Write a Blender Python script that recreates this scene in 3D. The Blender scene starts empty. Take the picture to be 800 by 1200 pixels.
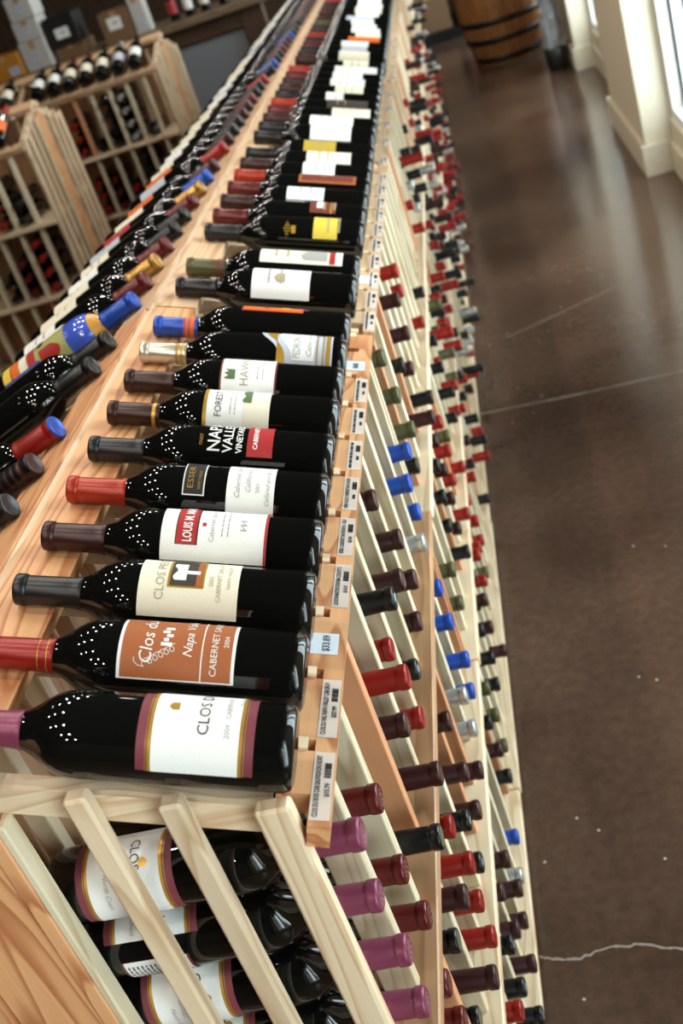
import bpy, bmesh, math, random
from mathutils import Vector, Matrix

SC = bpy.context.scene
COL = SC.collection
RND = random.Random(7)

# ------------------------------------------------------------ camera
H = 1.776
cam_data = bpy.data.cameras.new('camera')
cam = bpy.data.objects.new('camera', cam_data)
COL.objects.link(cam)
R = ((0.95182291, 0.23120086, 0.20144306),
     (0.05598951, 0.51484603, -0.85545236),
     (-0.30149348, 0.82551785, 0.47709743))
M4 = Matrix(R).to_4x4()
M4.translation = Vector((0, 0, H))
cam.matrix_world = M4
cam_data.sensor_fit = 'HORIZONTAL'
cam_data.sensor_width = 24.0
cam_data.lens = 1329.26 / 800 * 24.0
cam_data.clip_start = 0.02
cam_data.dof.use_dof = True
cam_data.dof.focus_distance = 1.22
cam_data.dof.aperture_fstop = 6.5
SC.camera = cam

# ------------------------------------------------------------ world, daylight, exposure
world = bpy.data.worlds.new('world')
SC.world = world
world.use_nodes = True
bg = world.node_tree.nodes['Background']
bg.inputs[0].default_value = (0.80, 0.92, 1.0, 1)
bg.inputs[1].default_value = 2.0
SC.view_settings.view_transform = 'Standard'
SC.view_settings.look = 'None'
SC.view_settings.gamma = 1.0
SC.view_settings.use_curve_mapping = False
SC.view_settings.exposure = 0.0

WINDOWS = [(-1.73, -0.02), (1.17, 2.88), (4.07, 5.78), (6.97, 8.67), (9.87, 11.57)]
IN_VIEW = {3}
for wi, (a, b) in enumerate(WINDOWS):        # daylight just outside each window; those not in the frame are marked
    nm = 'daylight_window_%d' % (wi + 1) + ('' if wi in IN_VIEW else '_offscreen')
    l = bpy.data.lights.new(nm, 'AREA')
    l.shape = 'RECTANGLE'
    l.size = 2.4
    l.size_y = b - a - 0.1
    l.energy = 122
    l.color = (0.88, 0.95, 1.0)
    o = bpy.data.objects.new(nm, l)
    o.location = (1.16, (a + b) / 2, 1.5)
    o.rotation_euler = (0, math.radians(90), 0)
    COL.objects.link(o)
# rows of small lamps under the dark ceiling, over the long rack and the shop floor beside it
NL = 1
for X, ymax in ((-4.1, 2.6), (-3.0, 2.6), (-1.95, 3.6), (-1.38, 9.2), (-0.85, 9.2)):
    Yl = -2.6
    while Yl < ymax:
        l = bpy.data.lights.new('ceiling_spot_offscreen', 'SPOT')
        l.energy = 24
        l.spot_size = math.radians(150 if X > -1.5 else 104)
        l.spot_blend = 0.5
        l.shadow_soft_size = 0.042
        l.color = (1.0, 0.93, 0.83)
        o = bpy.data.objects.new('ceiling_spot_%d_offscreen' % NL, l)
        NL += 1
        o.location = (X, Yl, 3.25)
        COL.objects.link(o)
        Yl += 1.22

# ------------------------------------------------------------ materials
MATS = {}
def new_mat(name):
    m = bpy.data.materials.new(name)
    m.use_nodes = True
    MATS[name] = m
    nt = m.node_tree
    return m, nt, nt.nodes['Principled BSDF']
def srgb(r, g, b):
    f = lambda c: ((c / 255 + 0.055) / 1.055) ** 2.4 if c > 10 else c / 255 / 12.92
    return (f(r), f(g), f(b), 1)
def plain(name, rgb, rough=0.5, metal=0.0, coat=0.0, var=0.0):
    if name in MATS:
        return MATS[name]
    m, nt, p = new_mat(name)
    c = srgb(*rgb)
    p.inputs['Base Color'].default_value = c
    p.inputs['Roughness'].default_value = rough
    p.inputs['Metallic'].default_value = metal
    if coat:
        p.inputs['Coat Weight'].default_value = coat
        p.inputs['Coat Roughness'].default_value = 0.08
    n = nt.nodes.new('ShaderNodeTexNoise')
    n.inputs['Scale'].default_value = 60
    mix = nt.nodes.new('ShaderNodeMix'); mix.data_type = 'RGBA'
    mix.inputs[6].default_value = c
    mix.inputs[7].default_value = tuple(x * (0.8 - var) for x in c[:3]) + (1,)
    nt.links.new(n.outputs[0], mix.inputs[0])
    nt.links.new(mix.outputs[2], p.inputs['Base Color'])
    return m
def wood(name, a, b, axis, rough=0.5, freq=10.0, contrast=0.75):
    key = name + '_' + axis
    if key in MATS:
        return MATS[key]
    m, nt, p = new_mat(key)
    L, N = nt.links, nt.nodes
    tc = N.new('ShaderNodeTexCoord')
    oi = N.new('ShaderNodeObjectInfo')
    mul = N.new('ShaderNodeVectorMath'); mul.operation = 'SCALE'
    mul.inputs[0].default_value = (37.0, 51.0, 23.0)
    L.new(oi.outputs['Random'], mul.inputs['Scale'])
    add = N.new('ShaderNodeVectorMath'); add.operation = 'ADD'
    L.new(tc.outputs['Object'], add.inputs[0]); L.new(mul.outputs[0], add.inputs[1])
    mp = N.new('ShaderNodeMapping')
    sc = {'X': (1.3, 13, 13), 'Y': (13, 1.3, 13), 'Z': (13, 13, 1.3)}[axis]
    mp.inputs['Scale'].default_value = sc
    L.new(add.outputs[0], mp.inputs['Vector'])
    n1 = N.new('ShaderNodeTexNoise'); n1.inputs['Scale'].default_value = 1.0
    n1.inputs['Detail'].default_value = 1.5
    L.new(mp.outputs[0], n1.inputs['Vector'])
    k = N.new('ShaderNodeMath'); k.operation = 'MULTIPLY'; k.inputs[1].default_value = freq
    L.new(n1.outputs[0], k.inputs[0])
    fr = N.new('ShaderNodeMath'); fr.operation = 'FRACT'
    L.new(k.outputs[0], fr.inputs[0])
    ramp = N.new('ShaderNodeValToRGB')
    e = ramp.color_ramp.elements
    e[0].position = 0.0; e[0].color = (0, 0, 0, 1)
    e[1].position = 0.9; e[1].color = (1, 1, 1, 1)
    e2 = ramp.color_ramp.elements.new(0.55); e2.color = (0.15, 0.15, 0.15, 1)
    e3 = ramp.color_ramp.elements.new(1.0); e3.color = (0, 0, 0, 1)
    L.new(fr.outputs[0], ramp.inputs[0])
    mp2 = N.new('ShaderNodeMapping')
    mp2.inputs['Scale'].default_value = tuple(9 if s < 2 else 420 for s in sc)
    L.new(add.outputs[0], mp2.inputs['Vector'])
    n2 = N.new('ShaderNodeTexNoise'); n2.inputs['Scale'].default_value = 1.0
    L.new(mp2.outputs[0], n2.inputs['Vector'])
    mm = N.new('ShaderNodeMath'); mm.operation = 'MULTIPLY'; mm.inputs[1].default_value = contrast
    L.new(ramp.outputs[0], mm.inputs[0])
    ma = N.new('ShaderNodeMath'); ma.operation = 'MULTIPLY_ADD'
    ma.inputs[1].default_value = 0.35; ma.use_clamp = True
    L.new(n2.outputs[0], ma.inputs[0]); L.new(mm.outputs[0], ma.inputs[2])
    sub = N.new('ShaderNodeMath'); sub.operation = 'SUBTRACT'; sub.inputs[1].default_value = 0.14; sub.use_clamp = True
    L.new(ma.outputs[0], sub.inputs[0])
    mix = N.new('ShaderNodeMix'); mix.data_type = 'RGBA'
    mix.inputs[6].default_value = srgb(*a); mix.inputs[7].default_value = srgb(*b)
    L.new(sub.outputs[0], mix.inputs[0])
    # each board a slightly different tone
    hv = N.new('ShaderNodeHueSaturation')
    vm = N.new('ShaderNodeMath'); vm.operation = 'MULTIPLY_ADD'
    vm.inputs[1].default_value = 0.22; vm.inputs[2].default_value = 0.86
    L.new(oi.outputs['Random'], vm.inputs[0])
    L.new(vm.outputs[0], hv.inputs['Value'])
    L.new(mix.outputs[2], hv.inputs['Color'])
    L.new(hv.outputs[0], p.inputs['Base Color'])
    p.inputs['Roughness'].default_value = rough
    return m

PINE = ((224, 202, 170), (190, 152, 112))
PALE = ((222, 208, 178), (188, 164, 124))
ORANGE = ((222, 166, 116), (172, 102, 60))
RED = ((206, 146, 104), (176, 110, 72))
TAN = ((188, 144, 104), (146, 100, 66))
def pine(ax): return wood('pine', *PINE, ax)
def pale(ax): return wood('pale_pine', *PALE, ax)
def orange(ax): return wood('orange_pine', *ORANGE, ax, freq=13, contrast=0.9)
def redwood(ax): return wood('red_cedar', *RED, ax, freq=8, contrast=0.5)
def tan(ax): return wood('tan_pine', *TAN, ax)
def plank_wood(ax): return wood('peach_pine', (224, 186, 146), (192, 144, 102), ax, freq=12, contrast=.85)
def strip_wood(ax): return wood('strip_pine', (206, 172, 134), (166, 126, 90), ax)
DARKWOOD = lambda ax: wood('dark_wood', (86, 60, 42), (52, 36, 26), ax)

m, nt, p = new_mat('bottle_glass')
p.inputs['Base Color'].default_value = (0.0035, 0.0035, 0.003, 1)
p.inputs['Roughness'].default_value = 0.022
p.inputs['IOR'].default_value = 1.52
GLASS = m
plain('paper_white', (246, 245, 240), 0.6)
plain('paper_cream', (240, 232, 208), 0.6)
plain('paper_yellow', (226, 196, 66), 0.6)
plain('paper_olive', (190, 160, 50), 0.6)
plain('paper_orange', (226, 104, 24), 0.5)
plain('paper_brown', (168, 92, 44), 0.55)
plain('paper_maroon', (118, 48, 36), 0.55)
plain('paper_mauve', (126, 56, 66), 0.5)
plain('paper_silver', (196, 200, 212), 0.4)
plain('paper_red', (176, 36, 38), 0.5)
plain('paper_dark', (62, 54, 46), 0.5)
plain('paper_blue', (60, 84, 180), 0.5)
plain('paper_green', (92, 116, 72), 0.5)
plain('gold_ink', (206, 160, 62), 0.35, 0.5)
plain('black_ink', (22, 20, 22), 0.6)
plain('grey_ink', (168, 164, 158), 0.6)
plain('tan_ink', (176, 160, 130), 0.6)
plain('white_ink', (240, 238, 232), 0.6)
CAPS = {
    'P': plain('foil_mauve', (132, 60, 86), 0.36, 0.25),
    'D': plain('foil_dark_red', (96, 24, 23), 0.3, 0.25),
    'M': plain('foil_maroon', (54, 19, 19), 0.36, 0.2),
    'R': plain('foil_red', (146, 24, 15), 0.34, 0.2),
    'K': plain('foil_black', (11, 11, 12), 0.32, 0.1),
    'G': plain('foil_navy_black', (11, 12, 16), 0.28, 0.1),
    'B': plain('foil_blue', (32, 76, 172), 0.32, 0.25),
    'S': plain('foil_silver', (206, 208, 206), 0.22, 0.7),
    'O': plain('foil_olive', (84, 82, 50), 0.36, 0.25),
    'Y': plain('foil_gold', (184, 140, 70), 0.28, 0.6),
    'N': plain('foil_brown', (56, 27, 21), 0.34, 0.3),
    'V': plain('foil_orange_red', (166, 46, 20), 0.34, 0.2),
    'T': plain('foil_slate', (20, 21, 24), 0.36, 0.1),
    'W': plain('foil_champagne', (214, 204, 184), 0.25, 0.6),
}
CAPNAME = {'P': 'mauve', 'D': 'dark red', 'M': 'maroon', 'R': 'bright red', 'K': 'black', 'G': 'navy black', 'B': 'blue',
           'S': 'silver', 'O': 'olive green', 'Y': 'gold', 'N': 'brown', 'V': 'orange red', 'T': 'slate grey', 'W': 'champagne'}

# ------------------------------------------------------------ mesh helpers
CACHE = {}
class MB:
    def __init__(self):
        self.v, self.f, self.mi, self.sm = [], [], [], []
    def box(self, x0, x1, y0, y1, z0, z1, mi=0, fn=None):
        b = len(self.v)
        pts = [(x, y, z) for z in (z0, z1) for y in (y0, y1) for x in (x0, x1)]
        if fn:
            pts = [fn(*q) for q in pts]
        self.v += pts
        for q in ((0, 2, 3, 1), (4, 5, 7, 6), (0, 1, 5, 4), (2, 6, 7, 3), (0, 4, 6, 2), (1, 3, 7, 5)):
            self.f.append(tuple(b + i for i in q)); self.mi.append(mi); self.sm.append(False)
        return self
    def quad(self, a, b, c, d, mi=0):
        n = len(self.v)
        self.v += [a, b, c, d]; self.f.append((n, n + 1, n + 2, n + 3)); self.mi.append(mi); self.sm.append(False)
    def lathe(self, prof, seg=32, mi=0, mat=None, a0=0.0, a1=2 * math.pi):
        full = abs(a1 - a0 - 2 * math.pi) < 1e-6
        n = seg if full else seg + 1
        rings = []
        for (z, r) in prof:
            if r < 1e-6:
                rings.append([len(self.v)]); self.v.append((0, 0, z))
            else:
                rings.append(list(range(len(self.v), len(self.v) + n)))
                for i in range(n):
                    a = a0 + (a1 - a0) * i / seg
                    self.v.append((r * math.sin(a), -r * math.cos(a), z))
        for A, B in zip(rings, rings[1:]):
            for i in range(seg):
                j = (i + 1) % n if full else i + 1
                if len(A) == 1 and len(B) == 1:
                    continue
                if len(A) == 1:
                    q = (A[0], B[j], B[i])
                elif len(B) == 1:
                    q = (A[i], A[j], B[0])
                else:
                    q = (A[i], A[j], B[j], B[i])
                self.f.append(q); self.mi.append(mi); self.sm.append(True)
        if mat is not None:
            pass
        return self
    def xf(self, M, start=0):
        for i in range(start, len(self.v)):
            self.v[i] = tuple(M @ Vector(self.v[i]))
        return self
    def mesh(self, name, mats):
        me = bpy.data.meshes.new(name)
        me.from_pydata(self.v, [], self.f)
        if not isinstance(mats, (list, tuple)):
            mats = [mats]
        for m_ in mats:
            me.materials.append(m_)
        me.polygons.foreach_set('material_index', self.mi)
        me.polygons.foreach_set('use_smooth', self.sm)
        me.update()
        return me
    def build(self, name, mats, parent=None):
        return link(name, self.mesh(name, mats), parent)
def link(name, data, parent=None, loc=None, mat=None):
    o = bpy.data.objects.new(name, data)
    COL.objects.link(o)
    if parent is not None:
        o.parent = parent
    if loc is not None:
        o.location = loc
    if mat is not None:
        o.matrix_local = mat
    return o
def tag(o, label, cat, group=None):
    o['label'] = label; o['category'] = cat
    if group:
        o['group'] = group
    return o
def struct(o):
    o['kind'] = 'structure'
    return o
def chamfer_box_mesh(name, sx, sy, sz, mat, bev=0.0015):
    """box from the origin corner, softened edges; shared between alike pieces"""
    key = (name, round(sx, 4), round(sy, 4), round(sz, 4), mat.name)
    if key in CACHE:
        return CACHE[key]
    bm = bmesh.new()
    bmesh.ops.create_cube(bm, size=1.0)
    for v in bm.verts:
        v.co = Vector(((v.co.x + .5) * sx, (v.co.y + .5) * sy, (v.co.z + .5) * sz))
    if bev:
        bmesh.ops.bevel(bm, geom=list(bm.edges), offset=bev, segments=1, affect='EDGES')
    me = bpy.data.meshes.new(name)
    bm.to_mesh(me); bm.free()
    me.materials.append(mat)
    CACHE[key] = me
    return me
def board(name, parent, x0, x1, y0, y1, z0, z1, mat, bev=0.0015):
    return link(name, chamfer_box_mesh(name, x1 - x0, y1 - y0, z1 - z0, mat, bev), parent, (x0, y0, z0))

TEXTS = {}
def text_geo(s, size, align='CENTER', shear=0.0, bold=0.0):
    key = (s, size, align, shear, bold)
    if key in TEXTS:
        return TEXTS[key]
    cu = bpy.data.curves.new('lettering', 'FONT')
    cu.body = s; cu.size = size; cu.align_x = align; cu.shear = shear; cu.offset = bold
    cu.resolution_u = 2
    ob = bpy.data.objects.new('lettering', cu)
    COL.objects.link(ob)
    me = bpy.data.meshes.new_from_object(ob)
    vs = [tuple(v.co) for v in me.vertices]; fs = [tuple(q.vertices) for q in me.polygons]
    bpy.data.objects.remove(ob); bpy.data.meshes.remove(me)
    TEXTS[key] = (vs, fs)
    return vs, fs

# ============================================================ the room
m, nt, p = new_mat('polished_concrete')
L_, N_ = nt.links, nt.nodes
tc = N_.new('ShaderNodeTexCoord')
na = N_.new('ShaderNodeTexNoise'); na.inputs['Scale'].default_value = 1.6; na.inputs['Detail'].default_value = 5
nb = N_.new('ShaderNodeTexNoise'); nb.inputs['Scale'].default_value = 38; nb.inputs['Detail'].default_value = 6; nb.inputs['Roughness'].default_value = 0.7
L_.new(tc.outputs['Object'], na.inputs[0]); L_.new(tc.outputs['Object'], nb.inputs[0])
r1 = N_.new('ShaderNodeValToRGB')
r1.color_ramp.elements[0].position = 0.3; r1.color_ramp.elements[0].color = srgb(66, 48, 38)
r1.color_ramp.elements[1].position = 0.75; r1.color_ramp.elements[1].color = srgb(98, 76, 62)
L_.new(na.outputs[0], r1.inputs[0])
r2 = N_.new('ShaderNodeValToRGB')
r2.color_ramp.elements[0].position = 0.35; r2.color_ramp.elements[0].color = (0.72, 0.70, 0.68, 1)
r2.color_ramp.elements[1].position = 0.7; r2.color_ramp.elements[1].color = (1.12, 1.1, 1.06, 1)
L_.new(nb.outputs[0], r2.inputs[0])
mx = N_.new('ShaderNodeMix'); mx.data_type = 'RGBA'; mx.blend_type = 'MULTIPLY'; mx.inputs[0].default_value = 1.0
L_.new(r1.outputs[0], mx.inputs[6]); L_.new(r2.outputs[0], mx.inputs[7])
# pale specks
vo = N_.new('ShaderNodeTexVoronoi'); vo.inputs['Scale'].default_value = 26
L_.new(tc.outputs['Object'], vo.inputs['Vector'])
lt = N_.new('ShaderNodeMath'); lt.operation = 'LESS_THAN'; lt.inputs[1].default_value = 0.075
L_.new(vo.outputs['Distance'], lt.inputs[0])
sep = N_.new('ShaderNodeSeparateColor'); L_.new(vo.outputs['Color'], sep.inputs[0])
gt = N_.new('ShaderNodeMath'); gt.operation = 'GREATER_THAN'; gt.inputs[1].default_value = 0.88
L_.new(sep.outputs[0], gt.inputs[0])
sm = N_.new('ShaderNodeMath'); sm.operation = 'MULTIPLY'
L_.new(lt.outputs[0], sm.inputs[0]); L_.new(gt.outputs[0], sm.inputs[1])
mx2 = N_.new('ShaderNodeMix'); mx2.data_type = 'RGBA'; mx2.inputs[7].default_value = srgb(190, 180, 168)
L_.new(sm.outputs[0], mx2.inputs[0]); L_.new(mx.outputs[2], mx2.inputs[6])
L_.new(mx2.outputs[2], p.inputs['Base Color'])
rr = N_.new('ShaderNodeMapRange'); rr.inputs[3].default_value = 0.10; rr.inputs[4].default_value = 0.26
L_.new(na.outputs[0], rr.inputs[0]); L_.new(rr.outputs[0], p.inputs['Roughness'])
bp = N_.new('ShaderNodeBump'); bp.inputs['Strength'].default_value = 0.05; bp.inputs['Distance'].default_value = 0.02
L_.new(na.outputs[0], bp.inputs['Height']); L_.new(bp.outputs[0], p.inputs['Normal'])
FLOORM = m

X0, X1, Y0, Y1, ZC = -7.0, 1.05, -3.5, 12.8, 3.7
fl = struct(MB().box(X0, X1, Y0, Y1, -0.1, 0).build('floor', FLOORM))
plain('crack_filler', (150, 134, 120), 0.6)
def crack(pts, w, sub=6):
    rg = random.Random(len(pts) * 13 + int(pts[0][1] * 100))
    P = []
    for a, b in zip(pts, pts[1:]):
        for i in range(sub):
            t = i / sub
            P.append((a[0] + (b[0] - a[0]) * t, a[1] + (b[1] - a[1]) * t + rg.uniform(-1, 1) * w * 0.8))
    P.append(pts[-1])
    mb = MB()
    for a, b in zip(P, P[1:]):
        wa, wb = w * rg.uniform(.4, 1), w * rg.uniform(.4, 1)
        mb.quad((a[0], a[1] - wa, .0006), (b[0], b[1] - wb, .0006), (b[0], b[1] + wb, .0006), (a[0], a[1] + wa, .0006))
    return mb.build('floor_crack', MATS['crack_filler'], fl)
crack([(-.262, 1.379), (-.235, 1.370), (-.189, 1.364), (-.133, 1.378), (-.08, 1.373), (-.008, 1.351), (.2, 1.36), (.62, 1.35)], .0035)
crack([(-.263, 3.64), (-.027, 3.608), (.434, 3.573), (.70, 3.56)], .004, 4)
crack([(-.118, 4.251), (-.054, 4.28), (.338, 4.463)], .003, 4)

plain('wall_cream', (222, 212, 190), 0.6)
plain('wall_brown', (72, 56, 44), 0.7, var=0.2)
plain('ceiling_dark', (40, 38, 36), 0.8)
plain('frame_white', (238, 240, 238), 0.4)
plain('gasket_black', (30, 34, 36), 0.5)
struct(MB().box(X0, X1, Y0, Y1, ZC, ZC + .1).build('ceiling', MATS['ceiling_dark']))
struct(MB().box(X0 - .1, X0, Y0, Y1, 0, ZC).build('wall_left', MATS['wall_brown']))
wf = struct(MB().box(X0, X1, Y1, Y1 + .1, 0, ZC).build('wall_far', DARKWOOD('Z')))
struct(MB().box(X0, X1, Y0 - .1, Y0, 0, ZC).build('wall_near', MATS['wall_brown']))
mb = MB()
WX0, WX1 = 0.845, 1.05
sill, head = 0.25, 2.75
prev = Y0
for (a, b) in WINDOWS:
    mb.box(WX0, WX1, prev, a + .01, 0, ZC)
    mb.box(WX0, WX1, a + .01, b - .01, 0, sill)
    mb.box(WX0, WX1, a + .01, b - .01, head, ZC)
    prev = b - .01
mb.box(WX0, WX1, prev, Y1, 0, ZC)
wr = struct(mb.build('wall_right', MATS['wall_cream']))
prev = Y0 + .3
for i, (a, b) in enumerate(WINDOWS + [(12.78, 0)]):          # wall piers standing proud between the windows
    if a - prev > .2:
        link('pier', MB().box(.715, .8445, prev, a, 0, ZC).mesh('pier', MATS['wall_cream']), wr)
        q = MB().box(.695, .7149, prev - .016, a + .016, 0, .15).box(.7149, .8445, prev - .016, prev - .0001, 0, .15).box(.7149, .8445, a + .0001, a + .016, 0, .15)
        link('pier_skirting', q.mesh('pier_skirting', MATS['wall_cream']), wr)
    prev = b
for i, (a, b) in enumerate(WINDOWS):
    link('recess_skirting', MB().box(.828, .8449, a + .02, b - .02, 0, .14).mesh('recess_skirting', MATS['wall_cream']), wr)
m, nt, p = new_mat('window_glass')
nt.nodes.remove(p)
tr = nt.nodes.new('ShaderNodeBsdfTransparent'); gl = nt.nodes.new('ShaderNodeBsdfGlossy'); gl.inputs['Roughness'].default_value = 0.02
ms = nt.nodes.new('ShaderNodeMixShader'); ms.inputs[0].default_value = 0.07
tr.inputs[0].default_value = (0.93, 0.97, 0.96, 1)
nt.links.new(tr.outputs[0], ms.inputs[1]); nt.links.new(gl.outputs[0], ms.inputs[2])
nt.links.new(ms.outputs[0], nt.nodes['Material Output'].inputs[0])
for i, (a, b) in enumerate(WINDOWS):
    w = link('window_%d' % (i + 1), None, None, (.95, (a + b) / 2, sill))
    struct(w)
    hw, hh = (b - a) / 2 - .01, head - sill
    def ring(y0, y1, z0, z1, w, xa, xb):
        q = MB().box(xa, xb, y0, y0 + w, z0, z1).box(xa, xb, y1 - w, y1, z0, z1)
        return q.box(xa, xb, y0 + w, y1 - w, z0, z0 + w).box(xa, xb, y0 + w, y1 - w, z1 - w, z1)
    link('window_frame', ring(-hw, hw, 0, hh, .05, -.09, .045).mesh('window_frame', MATS['frame_white']), w)
    link('mullion', MB().box(-.09, .045, -.03, .03, .0501, hh - .0501).mesh('mullion', MATS['frame_white']), w)
    for (y0, y1) in ((-hw + .0501, -.0301), (.0301, hw - .0501)):
        link('window_seal', ring(y0, y1, .0501, hh - .0501, .008, -.04, .04).mesh('window_seal', MATS['gasket_black']), w)
        link('sash', ring(y0 + .0081, y1 - .0081, .0582, hh - .0582, .03, -.03, .04).mesh('sash', MATS['frame_white']), w)
        link('gasket', ring(y0 + .0382, y1 - .0382, .0883, hh - .0883, .008, .016, .04).mesh('gasket', MATS['gasket_black']), w)
        g = MB().box(.026, .034, y0 + .0463, y1 - .0463, .0964, hh - .0964)
        link('pane', g.mesh('pane', MATS['window_glass']), w)

# ============================================================ wine racks
TH = math.radians(20); CT, ST = math.cos(TH), math.sin(TH)
ZE, XE = 1.11, -0.26
ML, PITCH, CP = 1.0875, 0.1015, 0.10875
XC = -0.34                                # ridge, in rack coordinates
TIERS = [(.755, 1.085), (.405, .735), (.05, .385)]
def slope(side):
    if side > 0:
        return lambda u, y, off: (-u * CT + off * ST, y, ZE + u * ST + off * CT)
    return lambda u, y, off: (2 * XC + u * CT - off * ST, y, ZE + u * ST + off * CT)
def slot_y(i): return .047 + PITCH * i

def cached(key, fn):
    if key not in CACHE:
        CACHE[key] = fn()
    return CACHE[key]
def strip_mesh(side, matl):
    def mk():
        mb = MB(); s = slope(side)
        mb.box(0, .02, 0.0, ML - .012, -.024, 0, fn=s)
        ys = [.037] + [slot_y(i - .5) for i in range(1, 11)]
        for a, b in zip(ys, ys[1:] + [ML - .012]):
            lo = a + (.0075 if a > .05 else 0); hi = b - (.0075 if b < ML - .02 else 0)
            mb.box(.02, .05, lo, hi, -.024, 0, fn=s)
        return mb.mesh('label_strip', matl)
    return cached(('strip', side, matl.name), mk)
def stick_mesh(side, matl):
    def mk():
        return MB().box(.027, .335, -.0075, .0075, -.022, .003, fn=slope(side)).mesh('bottle_rest', matl)
    return cached(('stick', side, matl.name), mk)
def plank_mesh(side, matl):
    def mk():
        return MB().box(.297, .362, .0, ML - .004, .0045, .0240, fn=slope(side)).mesh('neck_plank', matl)
    return cached(('plank', side, matl.name), mk)

ORD = ['open-ended first', 'second', 'third', 'fourth', 'fifth', 'sixth', 'seventh']
def rack_module(T, label, group=None, style=0, end0=False, end1=False, seed=0, detail=True):
    rg = random.Random(seed)
    r = link('wine_rack', None)
    r.matrix_world = T
    tag(r, label, 'wine rack', group)
    strip_m = orange('Y') if style == 0 else strip_wood('Y')
    plank_m = orange('Y') if style == 0 else plank_wood('Y')
    rail_ms = [tan('Y'), pine('Y'), pine('Y')] if style == 0 else [pine('Y')] * 3
    for side in (1, -1):
        link('label_strip', strip_mesh(side, strip_m), r)
        link('neck_plank', plank_mesh(side, plank_m), r)
        for i in range(0 if not end0 else 1, 11):
            link('bottle_rest', stick_mesh(side, pine('X')), r, (0, slot_y(i - .5) if i < 10 else ML - .02, 0))
    board('ridge_strip', r, XC - .0075, XC + .0075, 0, ML - .004, 1.222, 1.253, pine('Y'))
    board('back_panel', r, XC - .005, XC + .005, .02, ML - .002, .05, 1.20, tan('Z'))
    for side in (1, -1):
        for ti, (z0, z1) in enumerate(TIERS):
            xa, xb = (-.30, 0) if side > 0 else (2 * XC, 2 * XC + .30)
            board('shelf', r, xa, xb, .0185 if end0 else 0, ML - (.0185 if end1 else .004), z0 - .02, z0, rail_ms[ti], .002)
        xa, xb = (-.28, -.02) if side > 0 else (2 * XC + .02, 2 * XC + .28)
        board('plinth', r, xa, xb, .02, ML - .02, 0.0, .0295, tan('Y'))
    for k in range(11):
        if k == 0:
            y0, y1 = (0, .0085)
            if end0: continue
        elif k == 10:
            y0, y1 = (ML - .0125, ML - .004)
            if end1: continue
        else:
            y0, y1 = k * CP - .009, k * CP + .009
        for ti, (z0, z1) in enumerate(TIERS):
            w = rg.random()
            mt = redwood('Z') if w < .2 else pale('Z')
            if style == 0 and (k, ti) == (3, 0): mt = redwood('Z')
            if style == 0 and (k, ti) in ((1, 0), (2, 0), (4, 0)): mt = pale('Z')
            board('upright', r, -.058, -.021, y0, y1, z0, z1, mt, .0012)
        board('rear_upright', r, -.325, -.303, y0, y1, .03, 1.19, tan('Z') if rg.random() < .5 else pine('Z'), .0012)
    endw = pine('Z')
    for fl_, ya, yb in ((end0, 0, .018), (end1, ML - .018, ML)):
        if not fl_: continue
        yr0, yr1 = (.0181, .036) if ya == 0 else (ML - .036, ML - .0181)
        for side in (1, -1):
            mir = (lambda a, b: (a, b)) if side > 0 else (lambda a, b: (2 * XC - b, 2 * XC - a))
            link('end_rail', MB().box(.052, .352, yr0, yr1, -.03, .0, fn=slope(side)).mesh('end_rail', pine('X')), r)
            a, b = mir(-.0590, -.0268); board('corner_post', r, a, b, ya, yb, 0, 1.140, endw, .003)
            for (a, b, zt) in ((-.136, -.114, 1.166), (-.212, -.190, 1.192)):
                a, b = mir(a, b); board('end_slat', r, a, b, ya, yb, 0, zt, endw, .003)
            a, b = mir(-.281, -.272); board('panel_edge', r, a, b, ya, yb + .004 if ya == 0 else yb, 0, 1.178, pale('Z'), .002)
            a, b = mir(-.297, -.2811); board('panel_stile', r, a, b, ya, yb, 0, 1.185, orange('Z'), .002)
        board('end_panel', r, 2 * XC + .2975, -.2975, ya + .004, yb - .002, 0, 1.19, orange('Z'), .002)
    return r

def T_main(mi, dx=0.0): return Matrix.Translation((XE + dx, .673 + ML * mi, 0))
NMOD = 7
DX = [0, .003, 0, .004, .001, .003, 0]
RACKS = []
for mi in range(NMOD):
    lab = ['pale pine double-sided wine rack unit with slatted open end and orange price strip',
           'second pine rack unit of the long island, counted from its slatted open end',
           'third pine rack unit of the long island, counted from its slatted open end',
           'fourth pine rack unit of the long island, counted from its slatted open end',
           'fifth pine rack unit of the long island, counted from its slatted open end',
           'sixth pine rack unit of the long island, counted from its slatted open end',
           'last pine rack unit of the long island, facing the oak barrel'][mi]
    RACKS.append(rack_module(T_main(mi, DX[mi]), lab, 'units of the long wine rack island', 0 if mi == 0 else 1, mi == 0, mi == NMOD - 1, seed=mi + 3))
def T_back(xr, yf): return Matrix.Translation((xr - ML, yf, 0)) @ Matrix.Rotation(-math.pi / 2, 4, 'Z')
TA = [T_back(-1.69, 6.68), T_back(-1.69 - ML, 6.68)]
TB = [T_back(-2.06, 5.28), T_back(-2.06 - ML, 5.28)]
rack_module(TA[0], 'pine wine rack before the counter, its slatted end beside the grey panel', 'racks standing across the room', 1, False, True, 31)
rack_module(TA[1], 'pine wine rack before the counter, joined to the unit by the grey panel', 'racks standing across the room', 1, False, False, 32)
rack_module(TB[0], 'pine wine rack with bare slatted end in front of the rack with eight display bottles', 'racks standing across the room', 1, False, True, 33)

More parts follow.
